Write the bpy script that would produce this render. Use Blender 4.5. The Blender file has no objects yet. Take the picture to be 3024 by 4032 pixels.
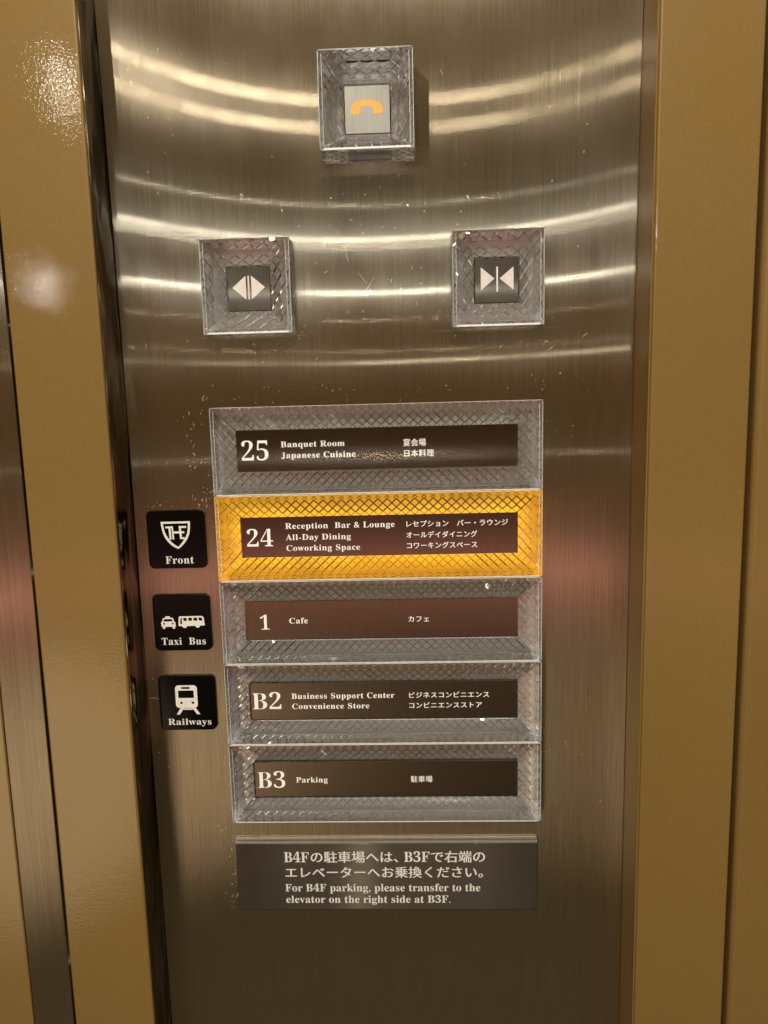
# Elevator car operating panel: brushed steel plate between gold painted pillars,
# knurled crystal buttons, floor plates with engraved lettering, pictogram signs, notice plate.
# Panel coordinates: x right, y up, z out of the panel towards the viewer, in millimetres.
import bpy, bmesh, math, random
from mathutils import Matrix, Vector
S = bpy.context.scene
COL = S.collection
MM = 0.001
RX = math.pi / 2
random.seed(7)

# ------------------------------------------------------------------ helpers
def W(x, y, z):                       # panel mm -> world metres
    return Vector((x * MM, -z * MM, y * MM))

def tag(o, label=None, cat=None, group=None, kind=None):
    if label: o['label'] = label
    if cat: o['category'] = cat
    if group: o['group'] = group
    if kind: o['kind'] = kind
    return o

def root(name, x, y, z=0.0):
    o = bpy.data.objects.new(name, None)
    COL.objects.link(o)
    o.empty_display_size = 0.01
    o.location = W(x, y, z)
    o.rotation_euler = (RX, 0, 0)
    return o

def obj(name, bm_or_me, mat, parent=None, at=None):
    if isinstance(bm_or_me, bmesh.types.BMesh):
        bmesh.ops.recalc_face_normals(bm_or_me, faces=bm_or_me.faces[:])
        for v in bm_or_me.verts: v.co *= MM
        me = bpy.data.meshes.new(name)
        bm_or_me.to_mesh(me); bm_or_me.free()
    else:
        me = bm_or_me
    me.materials.append(mat)
    o = bpy.data.objects.new(name, me)
    COL.objects.link(o)
    if parent:
        o.parent = parent
    elif at:
        o.location = W(*at); o.rotation_euler = (RX, 0, 0)
    return o

def box(bm, x0, x1, y0, y1, z0, z1, bev=0.0, seg=2):
    r = bmesh.ops.create_cube(bm, size=1.0)
    vs = r['verts']
    for v in vs:
        v.co = Vector(((x0 + x1) / 2 + v.co.x * (x1 - x0), (y0 + y1) / 2 + v.co.y * (y1 - y0), (z0 + z1) / 2 + v.co.z * (z1 - z0)))
    if bev > 0:
        es = list({e for v in vs for e in v.link_edges})
        bmesh.ops.bevel(bm, geom=es, offset=bev, segments=seg, affect='EDGES', profile=0.5)

def poly(bm, pts, z):
    return bm.faces.new([bm.verts.new((p[0], p[1], z)) for p in pts])

def ring_fill(bm, outer, holes, z):
    """flat plate with holes, triangulated"""
    edges = []
    for loop in [outer] + holes:
        vs = [bm.verts.new((p[0], p[1], z)) for p in loop]
        for i in range(len(vs)):
            edges.append(bm.edges.new((vs[i], vs[(i + 1) % len(vs)])))
    bmesh.ops.triangle_fill(bm, use_beauty=True, use_dissolve=False, edges=edges)

def circ(cx, cy, r, n=20):
    return [(cx + r * math.cos(2 * math.pi * i / n), cy + r * math.sin(2 * math.pi * i / n)) for i in range(n)]

def rrect(x0, x1, y0, y1, r, n=5):
    out = []
    for cx, cy, a in ((x1 - r, y1 - r, 0), (x0 + r, y1 - r, 90), (x0 + r, y0 + r, 180), (x1 - r, y0 + r, 270)):
        for i in range(n + 1):
            t = math.radians(a + 90 * i / n)
            out.append((cx + r * math.cos(t), cy + r * math.sin(t)))
    return out

# ------------------------------------------------------------------ lettering
BOLD = {}
for i in range(26):
    BOLD[chr(65 + i)] = chr(0x1D400 + i); BOLD[chr(97 + i)] = chr(0x1D41A + i)
for i in range(10):
    BOLD[chr(48 + i)] = chr(0x1D7CE + i)
def serif(t): return ''.join(BOLD.get(c, c) for c in t)

def text_mesh(body, sp=1.0, off=0.0):
    cu = bpy.data.curves.new('lettering', 'FONT')
    cu.body = body; cu.size = 1.0; cu.space_character = sp; cu.offset = off
    cu.resolution_u = 4
    to = bpy.data.objects.new('lettering', cu)
    COL.objects.link(to)
    dg = bpy.context.evaluated_depsgraph_get()
    dg.update()
    me = bpy.data.meshes.new_from_object(to.evaluated_get(dg))
    bpy.data.objects.remove(to); bpy.data.curves.remove(cu)
    return me
def bounds(me):
    xs = [v.co.x for v in me.vertices]; ys = [v.co.y for v in me.vertices]
    return min(xs), max(xs), min(ys), max(ys)
_cap = None
def cap():
    global _cap
    if _cap is None:
        _cap = bounds(text_mesh(serif('H')))[3]
    return _cap
def add_text(bm, body, x0, x1, yb, yt, z, cjk=False, sp=1.06, off=0.0):
    """lettering fitted to x0..x1; yb/yt = baseline/cap line (latin) or box (cjk). mm"""
    me = text_mesh(body if cjk else serif(body), sp, 0.0 if cjk else off)
    a, b, c, d = bounds(me)
    sx = (x1 - x0) / (b - a)
    if cjk:
        sy = (yt - yb) / (d - c); oy = yb - c * sy
    else:
        sy = (yt - yb) / cap(); oy = yb
    em = abs(sy)
    copies = ((0, 0), (0.036, 0.008)) if cjk else ((0, 0),)
    for k, (dx, dy) in enumerate(copies):       # brush-like weight: thick uprights, thin bars
        vs = [bm.verts.new((x0 + (v.co.x - a) * sx + dx * em, oy + v.co.y * sy + dy * em, z + 0.012 * k)) for v in me.vertices]
        for p in me.polygons:
            try: bm.faces.new([vs[i] for i in p.vertices])
            except ValueError: pass
    bpy.data.meshes.remove(me)

# ------------------------------------------------------------------ materials
def nmat(name):
    m = bpy.data.materials.new(name); m.use_nodes = True
    nt = m.node_tree; nt.nodes.clear()
    return m, nt, nt.nodes.new('ShaderNodeOutputMaterial')
def nd(nt, typ, **kw):
    n = nt.nodes.new(typ)
    for k, v in kw.items(): setattr(n, k, v)
    return n
def setin(n, **kw):
    for k, v in kw.items():
        n.inputs[k.replace('_', ' ')].default_value = v
def mapped_noise(nt, scale, detail=2.0, rough=0.5, nscale=1.0):
    tc = nd(nt, 'ShaderNodeTexCoord'); mp = nd(nt, 'ShaderNodeMapping'); no = nd(nt, 'ShaderNodeTexNoise')
    mp.inputs['Scale'].default_value = scale
    nt.links.new(tc.outputs['Object'], mp.inputs['Vector']); nt.links.new(mp.outputs[0], no.inputs['Vector'])
    setin(no, Scale=nscale, Detail=detail, Roughness=rough)
    return no
def ramp(nt, src, stops, interp='LINEAR'):
    r = nd(nt, 'ShaderNodeValToRGB'); cr = r.color_ramp; cr.interpolation = interp
    while len(cr.elements) < len(stops): cr.elements.new(0.5)
    for e, (p, c) in zip(cr.elements, stops):
        e.position = p; e.color = c if len(c) == 4 else (*c, 1)
    nt.links.new(src, r.inputs['Fac'])
    return r

def brushed(name, col, along='x', wide=0.33, sharp=0.0018, soft=0.016, diff=0.16, dcol=(0.17, 0.112, 0.054), grain=1.0, smudge=0.5):
    """brushed steel. along = direction the highlights are drawn out to (across the grain)"""
    m, nt, out = nmat(name)
    L = nt.links.new
    gs = (2600, 28, 28) if along == 'x' else (28, 2600, 28)
    g1 = mapped_noise(nt, gs, 2.0, 0.6)
    gs2 = (900, 6, 6) if along == 'x' else (6, 900, 6)
    g2 = mapped_noise(nt, gs2, 3.0, 0.6)
    gr1 = ramp(nt, g1.outputs['Fac'], [(0.25, (1 - .34 * grain,) * 3), (0.75, (1.0,) * 3)])
    gr2 = ramp(nt, g2.outputs['Fac'], [(0.3, (1 - .10 * grain,) * 3), (0.7, (1.0,) * 3)])
    mul = nd(nt, 'ShaderNodeMix', data_type='RGBA', blend_type='MULTIPLY'); mul.inputs[0].default_value = 1
    L(gr1.outputs[0], mul.inputs[6]); L(gr2.outputs[0], mul.inputs[7])
    mc = nd(nt, 'ShaderNodeMix', data_type='RGBA', blend_type='MULTIPLY'); mc.inputs[0].default_value = 1
    L(mul.outputs[2], mc.inputs[6]); mc.inputs[7].default_value = (*col, 1)
    tv = nd(nt, 'ShaderNodeCombineXYZ')
    tv.inputs[0].default_value = 1 if along == 'x' else 0; tv.inputs[2].default_value = 0 if along == 'x' else 1
    bp = nd(nt, 'ShaderNodeBump'); bp.inputs['Strength'].default_value = 0.5; bp.inputs['Distance'].default_value = 0.0000012 * grain
    L(g1.outputs['Fac'], bp.inputs['Height'])
    wv = mapped_noise(nt, (9, 5, 5), 1.0)                      # the sheet is not perfectly flat
    bw = nd(nt, 'ShaderNodeBump'); bw.inputs['Strength'].default_value = 1.0; bw.inputs['Distance'].default_value = 0.00012
    L(wv.outputs['Fac'], bw.inputs['Height']); L(bw.outputs[0], bp.inputs['Normal'])
    def gl(alpha_small):
        n = nd(nt, 'ShaderNodeBsdfAnisotropic', distribution='GGX')
        r2 = math.sqrt(wide * alpha_small)                     # alpha_x*alpha_y = r^4
        a = 1 - math.sqrt(alpha_small / wide)
        n.inputs['Roughness'].default_value = math.sqrt(r2)
        n.inputs['Anisotropy'].default_value = -a if ANI_NEG else a
        L(mc.outputs[2], n.inputs['Color']); L(bp.outputs[0], n.inputs['Normal']); L(tv.outputs[0], n.inputs['Tangent'])
        return n
    a1, a2 = gl(sharp), gl(soft)
    sm = mapped_noise(nt, (26, 14, 14), 4.0, 0.6)              # hand smudges broaden the sheen
    sf = ramp(nt, sm.outputs['Fac'], [(0.38, (.35,) * 3), (0.66, (.40 + smudge,) * 3)])
    m1 = nd(nt, 'ShaderNodeMixShader'); L(sf.outputs[0], m1.inputs[0]); L(a1.outputs[0], m1.inputs[1]); L(a2.outputs[0], m1.inputs[2])
    df = nd(nt, 'ShaderNodeBsdfDiffuse'); df.inputs['Color'].default_value = (*dcol, 1)
    m2 = nd(nt, 'ShaderNodeMixShader'); m2.inputs[0].default_value = diff
    L(m1.outputs[0], m2.inputs[1]); L(df.outputs[0], m2.inputs[2]); L(m2.outputs[0], out.inputs[0])
    return m
ANI_NEG = True

def gold_paint():
    m, nt, out = nmat('gold_paint'); L = nt.links.new
    p = nd(nt, 'ShaderNodeBsdfPrincipled')
    fl = mapped_noise(nt, (2600, 2600, 2600), 2.0, 0.7)
    big = mapped_noise(nt, (9, 5, 9), 3.0, 0.55)
    c1 = ramp(nt, fl.outputs['Fac'], [(0.30, (.205, .126, .036)), (0.62, (.25, .158, .047)), (0.80, (.34, .24, .10))])
    c2 = ramp(nt, big.outputs['Fac'], [(0.3, (.90, .88, .84)), (0.7, (1, 1, 1))])
    mx = nd(nt, 'ShaderNodeMix', data_type='RGBA', blend_type='MULTIPLY'); mx.inputs[0].default_value = 1
    L(c1.outputs[0], mx.inputs[6]); L(c2.outputs[0], mx.inputs[7]); L(mx.outputs[2], p.inputs['Base Color'])
    p.inputs['Specular IOR Level'].default_value = 0.2; p.inputs['Metallic'].default_value = 0.04; p.inputs['Roughness'].default_value = 0.42
    peel = mapped_noise(nt, (900, 900, 900), 2.0, 0.5)
    b = nd(nt, 'ShaderNodeBump'); b.inputs['Strength'].default_value = 1; b.inputs['Distance'].default_value = 0.000032
    L(peel.outputs['Fac'], b.inputs['Height'])
    p.inputs['Coat Weight'].default_value = 0.9; p.inputs['Coat Roughness'].default_value = 0.035
    L(b.outputs[0], p.inputs['Coat Normal']); L(p.outputs[0], out.inputs[0])
    return m

def polished(name, col, wav=0.0006, rough=0.16):
    m, nt, out = nmat(name); L = nt.links.new
    p = nd(nt, 'ShaderNodeBsdfPrincipled')
    setin(p, Base_Color=(*col, 1), Metallic=1.0, Roughness=rough)
    n = mapped_noise(nt, (40, 16, 60), 1.0)
    b = nd(nt, 'ShaderNodeBump'); b.inputs['Strength'].default_value = 1; b.inputs['Distance'].default_value = wav
    L(n.outputs['Fac'], b.inputs['Height']); L(b.outputs[0], p.inputs['Normal']); L(p.outputs[0], out.inputs[0])
    return m

def simple(name, col, rough=0.4, metal=0.0, spec=0.5, emit=None, es=0.0, coat=0.0, var=0.12, vs=400):
    m, nt, out = nmat(name); L = nt.links.new
    p = nd(nt, 'ShaderNodeBsdfPrincipled')
    setin(p, Metallic=metal, Roughness=rough)
    p.inputs['Specular IOR Level'].default_value = spec
    n = mapped_noise(nt, (vs,) * 3, 3.0)
    r = ramp(nt, n.outputs['Fac'], [(0.3, tuple(c * (1 - var) for c in col)), (0.7, tuple(col))])
    L(r.outputs[0], p.inputs['Base Color'])
    p.inputs['Coat Weight'].default_value = coat; p.inputs['Coat Roughness'].default_value = 0.03
    if emit:
        p.inputs['Emission Color'].default_value = (*emit, 1); p.inputs['Emission Strength'].default_value = es
    L(p.outputs[0], out.inputs[0])
    return m

def crystal(name, tint=(1, 1, 1)):
    m, nt, out = nmat(name); L = nt.links.new
    g = nd(nt, 'ShaderNodeBsdfGlass'); setin(g, IOR=1.49, Roughness=0.0, Color=(*tint, 1))
    n = mapped_noise(nt, (120, 120, 120), 2.0)
    b = nd(nt, 'ShaderNodeBump'); b.inputs['Strength'].default_value = 0.5; b.inputs['Distance'].default_value = 0.000012
    L(n.outputs['Fac'], b.inputs['Height']); L(b.outputs[0], g.inputs['Normal'])
    L(g.outputs[0], out.inputs[0])
    return m

STEEL = brushed('brushed_steel', (0.66, 0.575, 0.45), 'x')
TILE = brushed('satin_steel_tile', (0.34, 0.265, 0.21), 'x', wide=0.11, sharp=0.004, soft=0.010, diff=0.04, dcol=(.1, .07, .05), grain=0.8, smudge=.2)
DOORTILE = brushed('door_button_steel', (0.20, 0.175, 0.145), 'x', wide=0.25, sharp=0.004, soft=0.03, diff=0.2, dcol=(.16, .13, .10), grain=0.8)
GREYTILE = brushed('grey_satin_tile', (0.46, 0.45, 0.43), 'x', wide=0.3, sharp=0.02, soft=0.1, diff=0.20, dcol=(.26, .25, .23), grain=0.7)
NOTICE = brushed('brushed_notice_steel', (0.34, 0.30, 0.25), 'y', wide=0.16, sharp=0.004, soft=0.03, diff=0.03, dcol=(.12, .10, .075), grain=1.0)
GOLD = gold_paint()
CHROME = polished('darkened_polished_return', (0.21, 0.17, 0.125), 0.012)  # the dark reflection along this edge is put into the base colour
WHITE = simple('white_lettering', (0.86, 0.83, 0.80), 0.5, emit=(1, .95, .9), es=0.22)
WHITEPRINT = simple('white_print', (0.86, 0.84, 0.80), 0.4)
ARROW = simple('pale_arrow_inlay', (0.80, 0.74, 0.72), 0.5)
ORANGE = simple('orange_print', (0.85, 0.42, 0.02), 0.5)
BLACK = simple('gloss_black', (0.003, 0.0025, 0.0025), 0.06, spec=0.18)
DARK = simple('dark_gap', (0.012, 0.009, 0.006), 0.6)
SILVER = simple('silver_backing', (0.92, 0.93, 0.96), 0.3, metal=0.4)
AMBER = simple('lit_amber_backing', (0.8, 0.40, 0.03), 0.5, emit=(1.0, 0.49, 0.012), es=0.75, var=.05)
def led_spread():                      # the lamps sit along the inner edge, their light thins out towards the rim
    nt = AMBER.node_tree; L = nt.links.new
    p = next(n for n in nt.nodes if n.type == 'BSDF_PRINCIPLED')
    tc = nd(nt, 'ShaderNodeTexCoord'); sp_ = nd(nt, 'ShaderNodeSeparateXYZ'); L(tc.outputs['Object'], sp_.inputs[0])
    d = []
    for k, half in ((0, .0600), (1, .0090)):
        ab = nd(nt, 'ShaderNodeMath', operation='ABSOLUTE'); L(sp_.outputs[k], ab.inputs[0])
        sb = nd(nt, 'ShaderNodeMath', operation='SUBTRACT'); L(ab.outputs[0], sb.inputs[0]); sb.inputs[1].default_value = half; d.append(sb)
    mx = nd(nt, 'ShaderNodeMath', operation='MAXIMUM'); L(d[0].outputs[0], mx.inputs[0]); L(d[1].outputs[0], mx.inputs[1])
    m = nd(nt, 'ShaderNodeMapRange'); L(mx.outputs[0], m.inputs['Value'])
    m.inputs['From Min'].default_value = 0.001; m.inputs['From Max'].default_value = .0100
    m.inputs['To Min'].default_value = 1.25; m.inputs['To Max'].default_value = .35
    no = mapped_noise(nt, (60, 200, 60), 2.0)
    r = ramp(nt, no.outputs['Fac'], [(.3, (.75,) * 3), (.7, (1.1,) * 3)])
    mu = nd(nt, 'ShaderNodeMath', operation='MULTIPLY'); L(m.outputs[0], mu.inputs[0]); L(r.outputs[0], mu.inputs[1])
    L(mu.outputs[0], p.inputs['Emission Strength'])
led_spread()
CLEAR = crystal('clear_crystal', (0.985, 0.99, 1.0))
EDGE = simple('white_edge_glint', (0.93, 0.96, 0.97), 0.25)  # bright rim highlights put into a plain white colour
SCUFF = simple('scuffed_white', (0.62, 0.58, 0.50), 0.6)

# ------------------------------------------------------------------ setting
Y0, Y1 = -460, 330
def wall_box(name, x0, x1, z0, z1, mat, bev, label, cat, kind=None):
    bm = bmesh.new(); cx = (x0 + x1) / 2
    box(bm, x0 - cx, x1 - cx, Y0, Y1, z0, z1, bev, 3)
    o = obj(name, bm, mat, None, (cx, 0, 0))
    for p in o.data.polygons: p.use_smooth = False
    return tag(o, label, cat, kind=kind)

def pillar(x0, x1, z, inner, label):
    r = root('gold_pillar', (x0 + x1) / 2, 0)
    cx = (x0 + x1) / 2
    a, b = (x0, x1 - 0.7) if inner > 0 else (x0 + 0.7, x1)
    bm = bmesh.new(); box(bm, a - cx, b - cx, Y0, Y1, -12, z, 0.9, 3)
    obj('painted_face', bm, GOLD, r)
    bm = bmesh.new()
    if inner > 0: box(bm, x1 - 0.68 - cx, x1 - cx, Y0, Y1, -12, z - 0.9, 0.15, 1)
    else: box(bm, x0 - cx, x0 + 0.68 - cx, Y0, Y1, -12, z - 0.9, 0.15, 1)
    obj('polished_edge' if inner > 0 else 'painted_edge', bm, CHROME if inner > 0 else GOLD, r)
    return tag(r, label, 'pillar')
pillar(-74.6, -37.2, 19.0, 1, 'gold speckled painted pillar on the left, between the dark bronze strip and the steel button panel')
pillar(178.5, 217.6, 19.5, -1, 'plain gold painted pillar to the right of the steel button panel')
wall_box('bronze_strip', -93.8, -75.7, -8, 18.6, STEEL, 0.3, 'narrow brushed bronze coloured metal strip at the far left beside the gold pillar', 'metal strip')
wall_box('gold_wall', -330, -94.3, -8, 18.9, GOLD, 0.6, 'gold painted wall in the lower left corner, beyond the bronze strip', 'wall')
wall_box('gold_wall', 219.0, 460, -8, 22.5, GOLD, 2.2, 'gold painted wall at the right edge, beyond the groove beside the right pillar', 'wall')
bm = bmesh.new(); box(bm, -400, 400, Y0, Y1, -16, -12.5)
tag(obj('backing_wall', bm, DARK, None, (70, 0, 0)), kind='structure')

# control panel
pan = root('control_panel', 70.4, 0)
tag(pan, 'tall brushed stainless steel elevator control panel carrying the crystal buttons', 'control panel')
# the sheet is very slightly dished towards its upper corners, which bends the long reflections
def dish(x, y): return 8e-9 * (x - 70) ** 2 * max(y + 4, 0) ** 2
bm = bmesh.new()
HOLES = [(0, 140, -188.25, 0), (.5, 37.1, 29.7, 67.5), (102.9, 139.7, 29.9, 67.7), (52.0, 88.4, 97.1, 133.3)]
def cuts(lo, hi, n, extra):
    v = [lo + (hi - lo) * i / n for i in range(n + 1)]
    v = [a for a in v if all(abs(a - e_) > .8 for e_ in extra)]
    return sorted(v + list(extra))
gx = cuts(-37.1, 178.3, 44, {h[k] for h in HOLES for k in (0, 1)})
gy = cuts(Y0, Y1, 110, {h[k] for h in HOLES for k in (2, 3)})
gv = {}
def gvert(i, j):
    if (i, j) not in gv: gv[i, j] = bm.verts.new((gx[i] - 70.4, gy[j], dish(gx[i], gy[j])))
    return gv[i, j]
for j in range(len(gy) - 1):
    for i in range(len(gx) - 1):
        mx_, my_ = (gx[i] + gx[i + 1]) / 2, (gy[j] + gy[j + 1]) / 2
        if any(a < mx_ < b and c < my_ < d for a, b, c, d in HOLES): continue      # openings the crystal blocks sit in
        bm.faces.new((gvert(i, j), gvert(i + 1, j), gvert(i + 1, j + 1), gvert(i, j + 1)))
sp = obj('steel_plate', bm, STEEL, pan)
for p in sp.data.polygons: p.use_smooth = True
# scuffs, glue specks and nicks on the steel round the buttons
bm = bmesh.new()
def fleck(x, y, ln, wd, ang):
    c, s = math.cos(ang), math.sin(ang); pts = []
    n = 3 if ln > wd * 2.5 else 2
    cur = random.uniform(-.25, .25)
    top, bot = [], []
    for i in range(n + 1):
        t = i / n - .5; w = wd * (1 - abs(2 * t) ** 2 * .8) * random.uniform(.5, 1)
        off = cur * ln * (t * t)
        top.append((t * ln, off + w / 2)); bot.append((t * ln, off - w / 2))
    for (u, v) in top + bot[::-1]:
        pts.append((x + u * c - v * s - 70.4, y + u * s + v * c))
    poly(bm, pts, 0.03 + dish(x, y) + random.uniform(0, .02))
for (cx, cy, rx, ry, n, big) in [(-6, -8, 7, 24, 16, 1), (-7, -45, 7, 8, 9, 1), (62, 4, 70, 5, 22, .7), (150, -2, 14, 16, 8, .6),
        (-19, -41, 13, 2, 12, .7), (18, 24, 30, 8, 9, .6), (122, 24, 25, 10, 10, .7), (70, 75, 60, 12, 18, 1), (70, 45, 30, 14, 14, 1),
        (100, 90, 60, 30, 16, .8), (0, 120, 35, 30, 8, .7), (-5, -190, 4, 45, 14, .8), (150, -180, 18, 60, 7, .5), (-33, -150, 4, 30, 7, .8),
        (70, -260, 90, 60, 8, .5), (-2.5, -214, 2.0, 16, 12, 1), (-4, -38, 3, 4, 8, 1.2), (70, 0, 105, 170, 30, .5)]:
    for _ in range(int(n * 1.5)):
        x = cx + random.uniform(-1, 1) * rx; y = cy + random.uniform(-1, 1) * ry
        if x < -35 or x > 176: continue
        l = random.choice((.35, .45, .6, .9, 1.7)) * big * random.uniform(.7, 1.2)
        fleck(x, y, l, min(l, random.uniform(.14, .32)), random.uniform(.2, 2.4))
for (x, y, l, a) in [(66, 52, 6, 2.2), (69, 49, 5, 1.0), (144, 21, 3, .6), (62, 75, 2.2, 2.6), (-9, -16, 2.5, 1.1), (100, 130, 3, 2.1),
                     (61, -33, 2, .3), (-34, -130, 5, -.1), (158, 26, 3.0, .6), (60, 60, 4, 1.9)]:
    fleck(x, y, l, .13, a)
tag(obj('scuff_marks', bm, SCUFF, pan), kind='stuff')

# ------------------------------------------------------------------ crystal frames
def crystal_bm(w, h, ox, oy, ht, h_in, nx, ny, mx, my, depth=0.38, z0=-5.7, flat=0.76):
    """Solid crystal ring of outer size w*h, window inset ox/oy, outer height ht, inner height h_in.
    The underside is knurled: a diamond grid of nx*ny cells, mx/my cells wide at the sides."""
    bm = bmesh.new()
    zb = z0 + depth
    # grid lines: mx cells across the border, the rest across the window
    def lines(a, n, m, inset):
        L_ = [-a / 2 + inset * i / m for i in range(m)]
        k = n - 2 * m
        L_ += [-a / 2 + inset + (a - 2 * inset) * i / k for i in range(k)]
        L_ += [a / 2 - inset + inset * i / m for i in range(m + 1)]
        return L_
    xs = lines(w, nx, mx, ox); ys = lines(h, ny, my, oy)
    V = {}
    def inwin(i, j): return mx <= i < nx - mx and my <= j < ny - my
    def vert(i, j):
        if (i, j) not in V:
            edge = i in (0, nx) or j in (0, ny) or (mx <= i <= nx - mx and my <= j <= ny - my)
            z = zb if (edge or (i + j) % 2 == 0) else z0
            V[i, j] = bm.verts.new((xs[i], ys[j], z))
        return V[i, j]
    Q = {}
    def part_way(p, a):                      # corner of a diamond's flat top, on the line from its middle p to a
        if (p, a) not in Q:
            Q[p, a] = bm.verts.new(V[p].co.lerp(V[a].co, flat)); Q[p, a].co.z = z0
        return Q[p, a]
    def quarter(a, b, p):                    # a, b on the groove line, p the middle of the diamond
        if V[p].co.z > z0 + 1e-6:
            bm.faces.new((V[a], V[b], V[p])); return
        a2, b2 = part_way(p, a), part_way(p, b)
        bm.faces.new((V[p], a2, b2)); bm.faces.new((a2, V[a], V[b], b2))
    for i in range(nx):
        for j in range(ny):
            if inwin(i, j): continue
            a, b, c, d = vert(i, j), vert(i + 1, j), vert(i + 1, j + 1), vert(i, j + 1)
            if (i + j) % 2 == 0: quarter((i, j), (i + 1, j + 1), (i + 1, j)); quarter((i, j), (i + 1, j + 1), (i, j + 1))
            else: quarter((i + 1, j), (i, j + 1), (i, j)); quarter((i + 1, j), (i, j + 1), (i + 1, j + 1))
    def loop(ix, iy, z, r=0):
        return [bm.verts.new((sx * (w / 2 - ix), sy * (h / 2 - iy), z)) for sx, sy in ((-1, -1), (1, -1), (1, 1), (-1, 1))]
    c = 0.45
    l1 = loop(0, 0, ht - c); l2 = loop(c, c, ht); l3 = loop(1.5, 1.5, ht); l4 = loop(ox, oy, h_in)
    outer = [[V[i, 0] for i in range(nx + 1)], [V[nx, j] for j in range(ny + 1)],
             [V[i, ny] for i in range(nx, -1, -1)], [V[0, j] for j in range(ny, -1, -1)]]
    for k in range(4):
        bm.faces.new(outer[k] + [l1[(k + 1) % 4], l1[k]])
        for p, q in ((l1, l2), (l2, l3), (l3, l4)):
            bm.faces.new((p[k], p[(k + 1) % 4], q[(k + 1) % 4], q[k]))
    inner = [[V[i, my] for i in range(mx, nx - mx + 1)], [V[nx - mx, j] for j in range(my, ny - my + 1)],
             [V[i, ny - my] for i in range(nx - mx, mx - 1, -1)], [V[mx, j] for j in range(ny - my, my - 1, -1)]]
    for k in range(4):
        bm.faces.new(inner[k] + [l4[(k + 1) % 4], l4[k]])
    return bm

def tray(w, h, ix, iy, z0=-5.95, lip=-0.06):
    """backing ring under the knurled side, with a lip round the sunk part of the crystal"""
    bm = bmesh.new()
    def lp(a, b, z): return [bm.verts.new((sx * a, sy * b, z)) for sx, sy in ((-1, -1), (1, -1), (1, 1), (-1, 1))]
    a, b = w / 2 + .05, h / 2 + .05
    o, t, i_ = lp(a, b, z0), lp(a, b, lip), lp(w / 2 - ix, h / 2 - iy, z0)
    for k in range(4):
        n = (k + 1) % 4
        bm.faces.new((o[k], o[n], t[n], t[k])); bm.faces.new((o[k], o[n], i_[n], i_[k]))
    return bm

def edge_glint(parent, w, h, ht, t_bot, t_top):  # white strips standing in for light caught in the crystal rims
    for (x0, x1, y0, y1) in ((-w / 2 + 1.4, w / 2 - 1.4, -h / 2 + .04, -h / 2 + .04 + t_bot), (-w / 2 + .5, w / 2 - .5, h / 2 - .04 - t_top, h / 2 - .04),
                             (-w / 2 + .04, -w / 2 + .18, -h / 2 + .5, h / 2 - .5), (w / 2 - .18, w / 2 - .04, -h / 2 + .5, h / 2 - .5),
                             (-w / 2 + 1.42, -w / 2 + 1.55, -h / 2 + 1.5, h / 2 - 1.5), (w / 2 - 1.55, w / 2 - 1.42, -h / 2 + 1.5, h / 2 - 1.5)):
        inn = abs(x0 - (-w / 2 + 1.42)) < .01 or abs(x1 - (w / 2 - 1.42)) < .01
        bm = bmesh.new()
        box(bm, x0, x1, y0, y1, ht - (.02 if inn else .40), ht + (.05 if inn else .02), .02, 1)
        obj('edge_glint', bm, EDGE, parent)

# ------------------------------------------------------------------ floor buttons
PITCH = 37.65
HT = 5.3
floors = [
 ('crystal framed floor button 25 reading Banquet Room Japanese Cuisine, top of the five stacked bars', SILVER,
  [('25', 11.9, 23.5, -22.95, -14.7)],
  [('Banquet Room', 29.0, 56.5, -17.5, -15.05, 0), ('Japanese Cuisine', 29.0, 61.0, -22.2, -19.75, 0),
   ('宴会場', 81.6, 91.1, -18.3, -15.1, 1), ('日本料理', 81.9, 94.5, -22.75, -19.8, 1)]),
 ('glowing amber floor button 24 reading Reception Bar & Lounge, the only lit bar', AMBER,
  [('24', 12.3, 23.8, -60.65, -53.1)],
  [('Reception  Bar & Lounge', 29.4, 77.1, -53.0, -50.5, 0), ('All-Day Dining', 29.4, 57.9, -58.0, -55.5, 0),
   ('Coworking Space', 29.5, 61.8, -62.8, -60.3, 0), ('レセプション　バー・ラウンジ', 82.2, 125.9, -53.2, -50.5, 1),
   ('オールデイダイニング', 82.1, 112.6, -58.1, -55.3, 1), ('コワーキングスペース', 82.2, 112.6, -62.8, -60.0, 1)]),
 ('crystal framed floor button 1 reading Cafe, under the amber bar', SILVER,
  [('1', 16.2, 20.5, -98.3, -91.7)],
  [('Cafe', 29.3, 37.6, -95.6, -93.1, 0), ('カフェ', 82.2, 91.2, -95.6, -93.1, 1)]),
 ('crystal framed floor button B2 reading Business Support Center Convenience Store', SILVER,
  [('B2', 10.8, 24.0, -135.5, -127.8)],
  [('Business Support Center', 28.8, 75.2, -130.7, -128.15, 0), ('Convenience Store', 28.9, 63.8, -135.5, -133.0, 0),
   ('ビジネスコンビニエンス', 81.8, 117.4, -130.85, -128.2, 1), ('コンビニエンスストア', 81.7, 114.2, -135.65, -133.0, 1)]),
 ('crystal framed floor button B3 reading Parking, bottom of the five stacked bars', SILVER,
  [('B3', 11.3, 24.1, -173.5, -165.7)],
  [('Parking', 29.2, 43.7, -170.9, -168.35, 0), ('駐車場', 81.8, 91.5, -171.2, -168.1, 1)]),
]
crys_me = None
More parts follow.
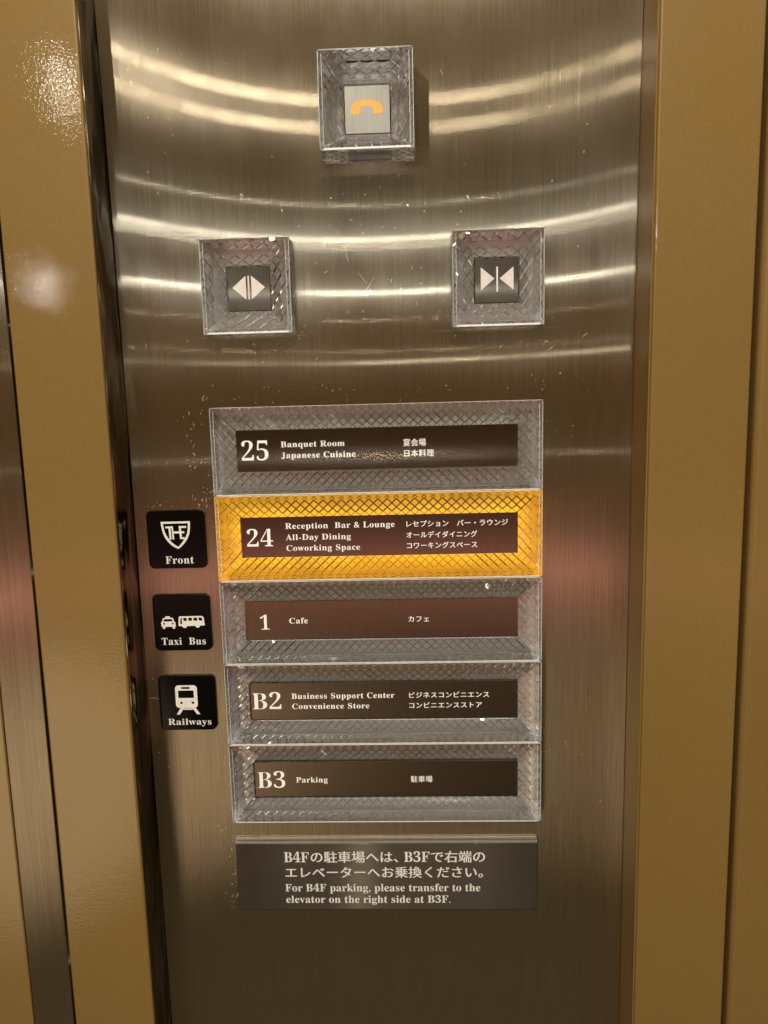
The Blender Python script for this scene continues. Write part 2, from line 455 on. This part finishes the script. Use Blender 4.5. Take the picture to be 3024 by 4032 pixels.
for k, (label, back, nums, lines_) in enumerate(floors):
    cy = -PITCH * (k + .5)
    r = root('floor_button', 70, cy)
    tag(r, label, 'floor button', 'stacked crystal floor buttons')
    if crys_me is None:
        cr = obj('crystal_frame', crystal_bm(140.0, PITCH - 0.25, 9.8, 9.75, HT, 2.2, 70, 18, 5, 5), CLEAR, r)
        crys_me = cr.data
    else:
        cr = bpy.data.objects.new('crystal_frame', crys_me); COL.objects.link(cr); cr.parent = r
    edge_glint(r, 140, PITCH - .25, HT, .35, .16)
    obj('light_guide', tray(140, PITCH - .25, 9.9, 9.9), back, r)
    bm = bmesh.new(); box(bm, -60.1, 60.1, -9.0, 9.0, -5.9, 1.1, 0.12, 1)
    fp = obj('name_plate', bm, TILE, r)
    bm = bmesh.new()
    for (t, x0, x1, yb, yt) in nums:
        add_text(bm, t, x0 - 70, x1 - 70, yb - cy, yt - cy, 1.14, sp=1.0, off=-0.010)
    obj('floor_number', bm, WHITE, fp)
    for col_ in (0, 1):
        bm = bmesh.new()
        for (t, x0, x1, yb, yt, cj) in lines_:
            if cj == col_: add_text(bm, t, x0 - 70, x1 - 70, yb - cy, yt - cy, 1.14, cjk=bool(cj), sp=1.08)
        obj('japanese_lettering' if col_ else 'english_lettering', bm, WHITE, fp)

# ------------------------------------------------------------------ square buttons
def square_button(name, cx, cy, w, h, ht, h_in, zt, win, label, glyph, gname, gmat, tmat, n=14, m=4, inc=(0, 0)):
    r = root(name, cx, cy, 0.15); tag(r, label, 'button')
    ox = (w - win) / 2; oy = (h - win) / 2
    obj('crystal_frame', crystal_bm(w, h, ox, oy, ht, h_in, n, n, m, m, 0.42), CLEAR, r)
    edge_glint(r, w, h, ht, .75, .12)
    obj('light_guide', tray(w, h, ox + .2, oy + .2), SILVER, r)
    bm = bmesh.new(); a = win / 2 - .45
    box(bm, -a, a, -a, a, -5.9, zt, 0.15, 1)
    t = obj('push_plate', bm, tmat, r)
    bm = bmesh.new(); glyph(bm, zt + .04); obj(gname, bm, gmat, t)
    return r
def shifted(pts, cx, cy): return [(x - cx, y - cy) for x, y in pts]
OC = (18.8, 48.6)
def g_open(bm, z):
    for p in ([(11.8, 49.1), (17.5, 53.9), (17.5, 44.3)], [(18.35, 53.9), (18.95, 53.9), (18.95, 44.3), (18.35, 44.3)], [(19.8, 53.9), (25.5, 49.1), (19.8, 44.3)]):
        poly(bm, shifted(p, *OC), z)
CC = (121.3, 48.8)
def g_close(bm, z):
    for p in ([(114.9, 54.2), (120.5, 49.6), (114.9, 44.9)], [(121.25, 54.3), (121.95, 54.3), (121.95, 44.3), (121.25, 44.3)], [(128.3, 54.2), (122.6, 49.6), (128.3, 44.9)]):
        poly(bm, shifted(p, *CC), z)
PC = (70.2, 115.2)
def g_phone(bm, z):
    cx = 69.9; out = []
    # receiver lying over: arched back, two ends
    L_ = [(63.6, 113.9), (63.55, 115.8), (64.3, 117.2), (65.8, 118.2), (67.6, 118.75), (69.9, 118.85)]
    I_ = [(69.9, 116.6), (68.2, 116.5), (67.5, 116.1), (67.3, 115.4), (67.25, 114.0), (67.0, 113.6), (66.4, 113.5), (64.2, 113.5)]
    left = L_ + I_
    right = [(2 * cx - x, y) for x, y in left]
    poly(bm, shifted(left, *PC), z); poly(bm, shifted(right, *PC), z)
square_button('open_button', *OC, 36.6, 37.8, 8.0, 2.6, 1.5, 18.6,
              'door open crystal button with arrowheads pointing apart, left of the pair', g_open, 'arrow_symbol', ARROW, DOORTILE)
square_button('close_button', *CC, 36.8, 37.8, 8.0, 2.6, 1.5, 18.6,
              'door close crystal button with arrowheads pointing at a bar, right of the pair', g_close, 'arrow_symbol', ARROW, DOORTILE)
square_button('emergency_call_button', *PC, 36.4, 36.2, 15.0, 5.5, 5.0, 18.8,
              'thick crystal call button with orange telephone receiver, topmost on the steel panel', g_phone, 'telephone_symbol', ORANGE, GREYTILE)

# ------------------------------------------------------------------ pictogram signs
SX = -18.79; SS = 25.83
def sign(k, label, fn, name_txt, tx0, tx1, tb, tt, symbol):
    cy = -PITCH * (1.5 + k) - 0.31
    r = root('pictogram_sign', SX, cy); tag(r, label, 'sign', 'black pictogram signs')
    bm = bmesh.new()
    h = SS / 2
    top = rrect(-h + .15, h - .15, -h + .15, h - .15, 2.4, 6); bot = rrect(-h, h, -h, h, 2.5, 6)
    a = [bm.verts.new((*p, 0.02)) for p in bot]; b = [bm.verts.new((*p, 0.9)) for p in bot]; c = [bm.verts.new((*p, 1.05)) for p in top]
    n = len(a)
    for i in range(n):
        j = (i + 1) % n
        bm.faces.new((a[i], a[j], b[j], b[i])); bm.faces.new((b[i], b[j], c[j], c[i]))
    bm.faces.new(c)
    bd = obj('sign_plate', bm, BLACK, r)
    bm = bmesh.new(); fn(bm, 1.09); obj(symbol, bm, WHITEPRINT, r)
    bm = bmesh.new(); add_text(bm, name_txt, tx0, tx1, tb, tt, 1.09, sp=1.08); obj('lettering', bm, WHITEPRINT, r)

def stroke(bm, pts, w, z):
    for (x0, y0), (x1, y1) in zip(pts, pts[1:]):
        d = Vector((x1 - x0, y1 - y0)); d.normalize(); nx, ny = -d.y * w / 2, d.x * w / 2
        ex, ey = d.x * w * .0, d.y * w * .0
        poly(bm, [(x0 - ex + nx, y0 - ey + ny), (x0 - ex - nx, y0 - ey - ny), (x1 + ex - nx, y1 + ey - ny), (x1 + ex + nx, y1 + ey + ny)], z)

U = 1 / 47.0                     # zoomed crop units per mm for the first sign, centre (700, 700)
def q1(x, y): return ((x - 702) * U, (700 - y) * U)
def crest(bm, z):
    o = [q1(388, 325), q1(998, 322)]
    # right side curve down to the tip, then back up the left
    R_ = [(998, 380), (992, 480), (972, 590), (925, 690), (855, 785), (775, 862), (727, 897)]
    Lf = [(672, 875), (590, 822), (515, 745), (455, 650), (418, 545), (398, 430)]
    outer = [(388, 325), (998, 322)] + R_ + Lf
    cxm, cym = 698, 560
    inner = [(436, 367), (953, 363), (952, 400), (945, 480), (925, 575), (885, 665), (822, 750), (760, 822), (724, 853),
             (680, 825), (615, 775), (555, 705), (500, 625), (462, 530), (442, 430)]
    ring_fill(bm, [q1(*p) for p in outer], [[q1(*p) for p in inner]], z)
    for pts in ([(478, 423), (640, 423), (640, 463), (484, 463)],
                [(543, 463.5), (584, 463.5), (598, 697), (556, 697)],
                [(606, 463.5), (640, 463.5), (652, 697), (617, 697)],
                [(647, 530), (766, 530), (766, 572), (650, 572)],
                [(758, 420), (915, 420), (915, 460), (803, 460), (808, 530), (870, 530), (870, 570), (811, 570), (818, 655), (875, 655), (875, 693), (776, 693), (766.6, 571), (766.6, 530)]):
        poly(bm, [q1(*p) for p in pts], z)
def q2(x, y): return ((x - 782) / 56.0, (782 - y) / 56.0)     # second sign crop
def taxi_bus(bm, z):
    body = [(248, 775), (275, 750), (296, 675), (318, 658), (358, 655), (362, 622), (372, 614), (470, 614), (480, 622), (486, 655), (540, 655),
            (556, 668), (584, 752), (608, 770), (616, 885), (596, 886), (594, 930), (585, 937), (542, 937), (530, 925), (530, 886),
            (348, 886), (345, 928), (335, 937), (296, 937), (284, 925), (282, 886), (256, 886)]
    glass = [(328, 688), (522, 686), (543, 747), (308, 750)]
    ring_fill(bm, [q2(*p) for p in body], [[q2(*p) for p in glass], [q2(*p) for p in circ(322, 807, 24)], [q2(*p) for p in circ(541, 804, 24)]], z)
    bus = [(686, 870), (688, 775), (703, 640), (722, 622), (1270, 617), (1310, 632), (1333, 672), (1349, 862), (1225, 868), (1214, 900), (1190, 919), (1150, 920), (1120, 902), (1108, 870),
           (895, 874), (884, 905), (858, 922), (818, 922), (790, 902), (778, 874)]
    holes = [[(745, 662), (775, 660), (780, 815), (728, 818)]]
    for a, b in ((812, 903), (940, 1035), (1070, 1167)):
        holes.append([(a, 662), (b - 3, 662), (b, 738), (a + 5, 739)])
    holes.append([(1200, 659), (1262, 659), (1282, 672), (1297, 735), (1208, 738)])
    ring_fill(bm, [q2(*p) for p in bus], [[q2(*p) for p in h] for h in holes], z)
def q3(x, y): return ((x - 310) / 14.45, (361 - y) / 14.45)     # third sign crop
def train(bm, z):
    b = rrect(233, 378, 240, 395, 24, 6)
    ring_fill(bm, [q3(*p) for p in b],
              [[q3(*p) for p in rrect(273, 330, 252, 265, 4, 2)], [q3(*p) for p in rrect(252, 355, 276, 327, 2, 2)],
               [q3(*p) for p in circ(270, 360, 8.5)], [q3(*p) for p in circ(346, 360, 8.5)]], z)
    for s in ([(262, 395.5), (284, 395.5), (256, 440), (234, 440)], [(340, 395.5), (362, 395.5), (391, 439), (368, 439)], [(277, 398), (347, 398), (353, 408), (271, 408)]):
        poly(bm, [q3(*p) for p in s], z + .006)
def F1(x, y): return (x - 325) / 14.6, (290 - y) / 14.6
sign(0, 'black sign with white shield crest above the word Front, beside the amber bar', crest, 'Front', -5.55, 7.0, -10.75, -7.5, 'crest')
sign(1, 'black sign with white taxi and bus above the words Taxi Bus', taxi_bus, 'Taxi  Bus', -9.85, 10.1, -10.2, -7.0, 'taxi_and_bus_symbol')
sign(2, 'black sign with white train front above the word Railways', train, 'Railways', -9.4, 10.4, -10.4, -7.5, 'train_symbol')

# ------------------------------------------------------------------ notice plate
r = root('notice_plate', 69.5, -216)
tag(r, 'thin brushed metal notice about B4F parking, below the five floor bars', 'notice')
bm = bmesh.new()
# cross-section with a rounded lip along the top edge
box(bm, -70.0, 69.7, -18.4, 15.0, 0.02, 1.4, 0.2, 2)
obj('metal_plate', bm, NOTICE, r)
bm = bmesh.new(); box(bm, -70.0, 69.7, 15.05, 16.1, 0.02, 1.7, 0.2, 2); box(bm, -69.6, 69.4, 16.6, 17.7, 0.02, 1.2, 0.2, 2)
obj('top_lip', bm, simple('polished_lip', (0.50, 0.46, 0.40), 0.25, metal=0.6), r)
bm = bmesh.new()
for (t, x0, x1, yb, yt, cj) in [('B4Fの駐車場へは、B3Fで右端の', 22.5, 114.7, -208.9, -203.0, 2), ('エレベーターへお乗換ください。', 22.8, 113.7, -216.3, -210.7, 1),
        ('For B4F parking, please transfer to the', 22.5, 112.7, -223.0, -219.3, 0), ('elevator on the right side at B3F.', 22.7, 98.9, -228.8, -225.2, 0)]:
    K = 1.0100
    fx = lambda v: 83.5 + (v - 83.5) * K
    yb, yt, x0, x1 = -4.23 + (yb + 4.23) * K, -4.23 + (yt + 4.23) * K, fx(x0), fx(x1)
    if cj == 2:
        add_text(bm, serif('B4F'), fx(22.5) - 69.5, fx(34.0) - 69.5, yb + 216 + .6, yt + 216 - .35, 1.44, sp=1.0)
        add_text(bm, 'の駐車場へは、', fx(34.9) - 69.5, fx(75.0) - 69.5, yb + 216 + .2, yt + 216, 1.44, cjk=True, sp=1.0)
        add_text(bm, serif('B3F'), fx(77.9) - 69.5, fx(89.6) - 69.5, yb + 216 + .6, yt + 216 - .35, 1.44, sp=1.0)
        add_text(bm, 'で右端の', fx(90.3) - 69.5, fx(114.7) - 69.5, yb + 216 + .2, yt + 216, 1.44, cjk=True, sp=1.0)
    else:
        add_text(bm, t, x0 - 69.5, x1 - 69.5, yb + 216, yt + 216, 1.44, cjk=bool(cj), sp=1.02)
obj('lettering', bm, simple('silver_print', (0.88, 0.86, 0.83), 0.4), r)

# ------------------------------------------------------------------ camera
f = 2800.0
cam = bpy.data.cameras.new('camera'); co = bpy.data.objects.new('camera', cam); COL.objects.link(co)
cam.sensor_fit = 'HORIZONTAL'; cam.sensor_width = 36; cam.lens = 36 * f / 3024
cam.clip_start = 0.005; cam.clip_end = 50
rv = Vector((-0.1380, 0.0339, -0.0228))
Rp = Matrix.Rotation(rv.length, 3, rv.normalized())
A = Matrix.Rotation(RX, 3, 'X')
co.matrix_world = Matrix.Translation(W(83.5082, -4.2287, 305.8009)) @ (A @ Rp).to_4x4()
S.camera = co

# ------------------------------------------------------------------ lamps and surroundings
def lamp(name, x, y, z, dia, E, col, aim=(70, 0, 0), shape='DISK', dy=None):
    """area lamp giving irradiance E (W/m2) at the panel"""
    l = bpy.data.lights.new(name, 'AREA'); l.shape = shape; l.size = dia * MM
    if dy: l.size_y = dy * MM
    p = W(x, y, z); t = W(*aim); d = (t - p).length
    l.energy = E * math.pi * d * d; l.color = col
    o = bpy.data.objects.new(name, l); COL.objects.link(o); o.location = p
    o.rotation_euler = (t - p).to_track_quat('-Z', 'Y').to_euler()
    return o
WARM = (1.0, 0.90, 0.72); NEUT = (1.0, 1.0, 0.93)
lamp('overhead_downlight', -43, 800, 1000, 30, 1.8, (1, .90, .72))
lamp('soft_fill', 160, 980, 1050, 330, 1.1, (1, .92, .76))  # unseen soft fill, added to light faces the crystal frames shade
lamp('streak_lamp', -2, -98, 1300, 10, .007, (1, .97, .85))  # unseen lamp added to draw the streak on the top name plate
for (x, y, z, dia, E, c) in [(-460, 690, 1300, 26, .060, WARM), (-460, 632, 1300, 26, .055, WARM), (-620, 712, 1300, 22, .016, WARM), (-620, 652, 1300, 22, .012, WARM),
        (-200, 376, 1300, 9, .030, NEUT), (220, 370, 1300, 9, .026, NEUT), (-100, 357, 1300, 18, .022, NEUT),
        (-160, 262, 1300, 9, .036, NEUT), (240, 257, 1300, 9, .022, NEUT), (-700, 292, 1300, 9, .020, (1, 1, .95)),
        (-240, 204, 1300, 8, .005, WARM), (-250, 450, 1300, 8, .010, NEUT), (-240, 136, 1300, 8, .004, WARM), (260, 110, 1300, 6, .016, WARM)]:
    lamp('ceiling_downlight', x, y, z, dia, E, c)

w = bpy.data.worlds.new('World'); S.world = w; w.use_nodes = True
nt = w.node_tree; nt.nodes.clear(); L = nt.links.new
out = nd(nt, 'ShaderNodeOutputWorld'); bg = nd(nt, 'ShaderNodeBackground')
tc = nd(nt, 'ShaderNodeTexCoord'); sx = nd(nt, 'ShaderNodeSeparateXYZ'); L(tc.outputs['Generated'], sx.inputs[0])
mr = nd(nt, 'ShaderNodeMapRange'); mr.inputs['From Min'].default_value = -1; mr.inputs['From Max'].default_value = 1
L(sx.outputs['Z'], mr.inputs['Value'])
def e(s): return 0.5 + s / 2
env = ramp(nt, mr.outputs[0], [
    (e(-1.0), (.10, .08, .05)), (e(-.66), (.10, .085, .05)), (e(-.56), (.07, .06, .035)), (e(-.48), (.05, .038, .02)),
    (e(-.40), (.055, .04, .025)), (e(-.33), (.12, .085, .055)), (e(-.26), (.60, .30, .22)), (e(-.215), (1.12, .52, .40)), (e(-.16), (.34, .17, .12)),
    (e(-.08), (.13, .078, .035)), (e(.06), (.14, .082, .032)), (e(.14), (.15, .105, .055)), (e(.24), (.18, .155, .105)),
    (e(.33), (.13, .105, .06)), (e(.42), (.26, .20, .115)), (e(.52), (.30, .255, .17)), (e(.75), (.40, .35, .25)), (e(.9), (2.2, 2.0, 1.6)), (e(1.0), (2.5, 2.2, 1.8))])
bg.inputs['Strength'].default_value = 0.72
# warm glow patch added to the surroundings low on the left, for its reflections
dp = nd(nt, 'ShaderNodeVectorMath', operation='DOT_PRODUCT'); L(tc.outputs['Generated'], dp.inputs[0])
dp.inputs[1].default_value = Vector((-.44, -.79, -.425)).normalized()
dr = nd(nt, 'ShaderNodeMapRange', interpolation_type='SMOOTHSTEP'); L(dp.outputs['Value'], dr.inputs['Value'])
dr.inputs['From Min'].default_value = .982; dr.inputs['From Max'].default_value = .997
pm = nd(nt, 'ShaderNodeMix', data_type='RGBA', blend_type='ADD'); L(dr.outputs[0], pm.inputs[0]); L(env.outputs[0], pm.inputs[6])
pm.inputs[7].default_value = (3.6, 2.7, 1.7, 1)
L(pm.outputs[2], bg.inputs['Color']); L(bg.outputs[0], out.inputs[0])

# ------------------------------------------------------------------ render settings
S.render.engine = 'CYCLES'
S.view_settings.view_transform = 'Standard'; S.view_settings.look = 'None'
S.view_settings.exposure = 0.0; S.view_settings.gamma = 1.0; S.view_settings.use_curve_mapping = False
S.cycles.max_bounces = 16; S.cycles.transmission_bounces = 14; S.cycles.glossy_bounces = 8
S.cycles.sample_clamp_indirect = 6.0
S.cycles.use_denoising = True
S.cycles.blur_glossy = 0.0
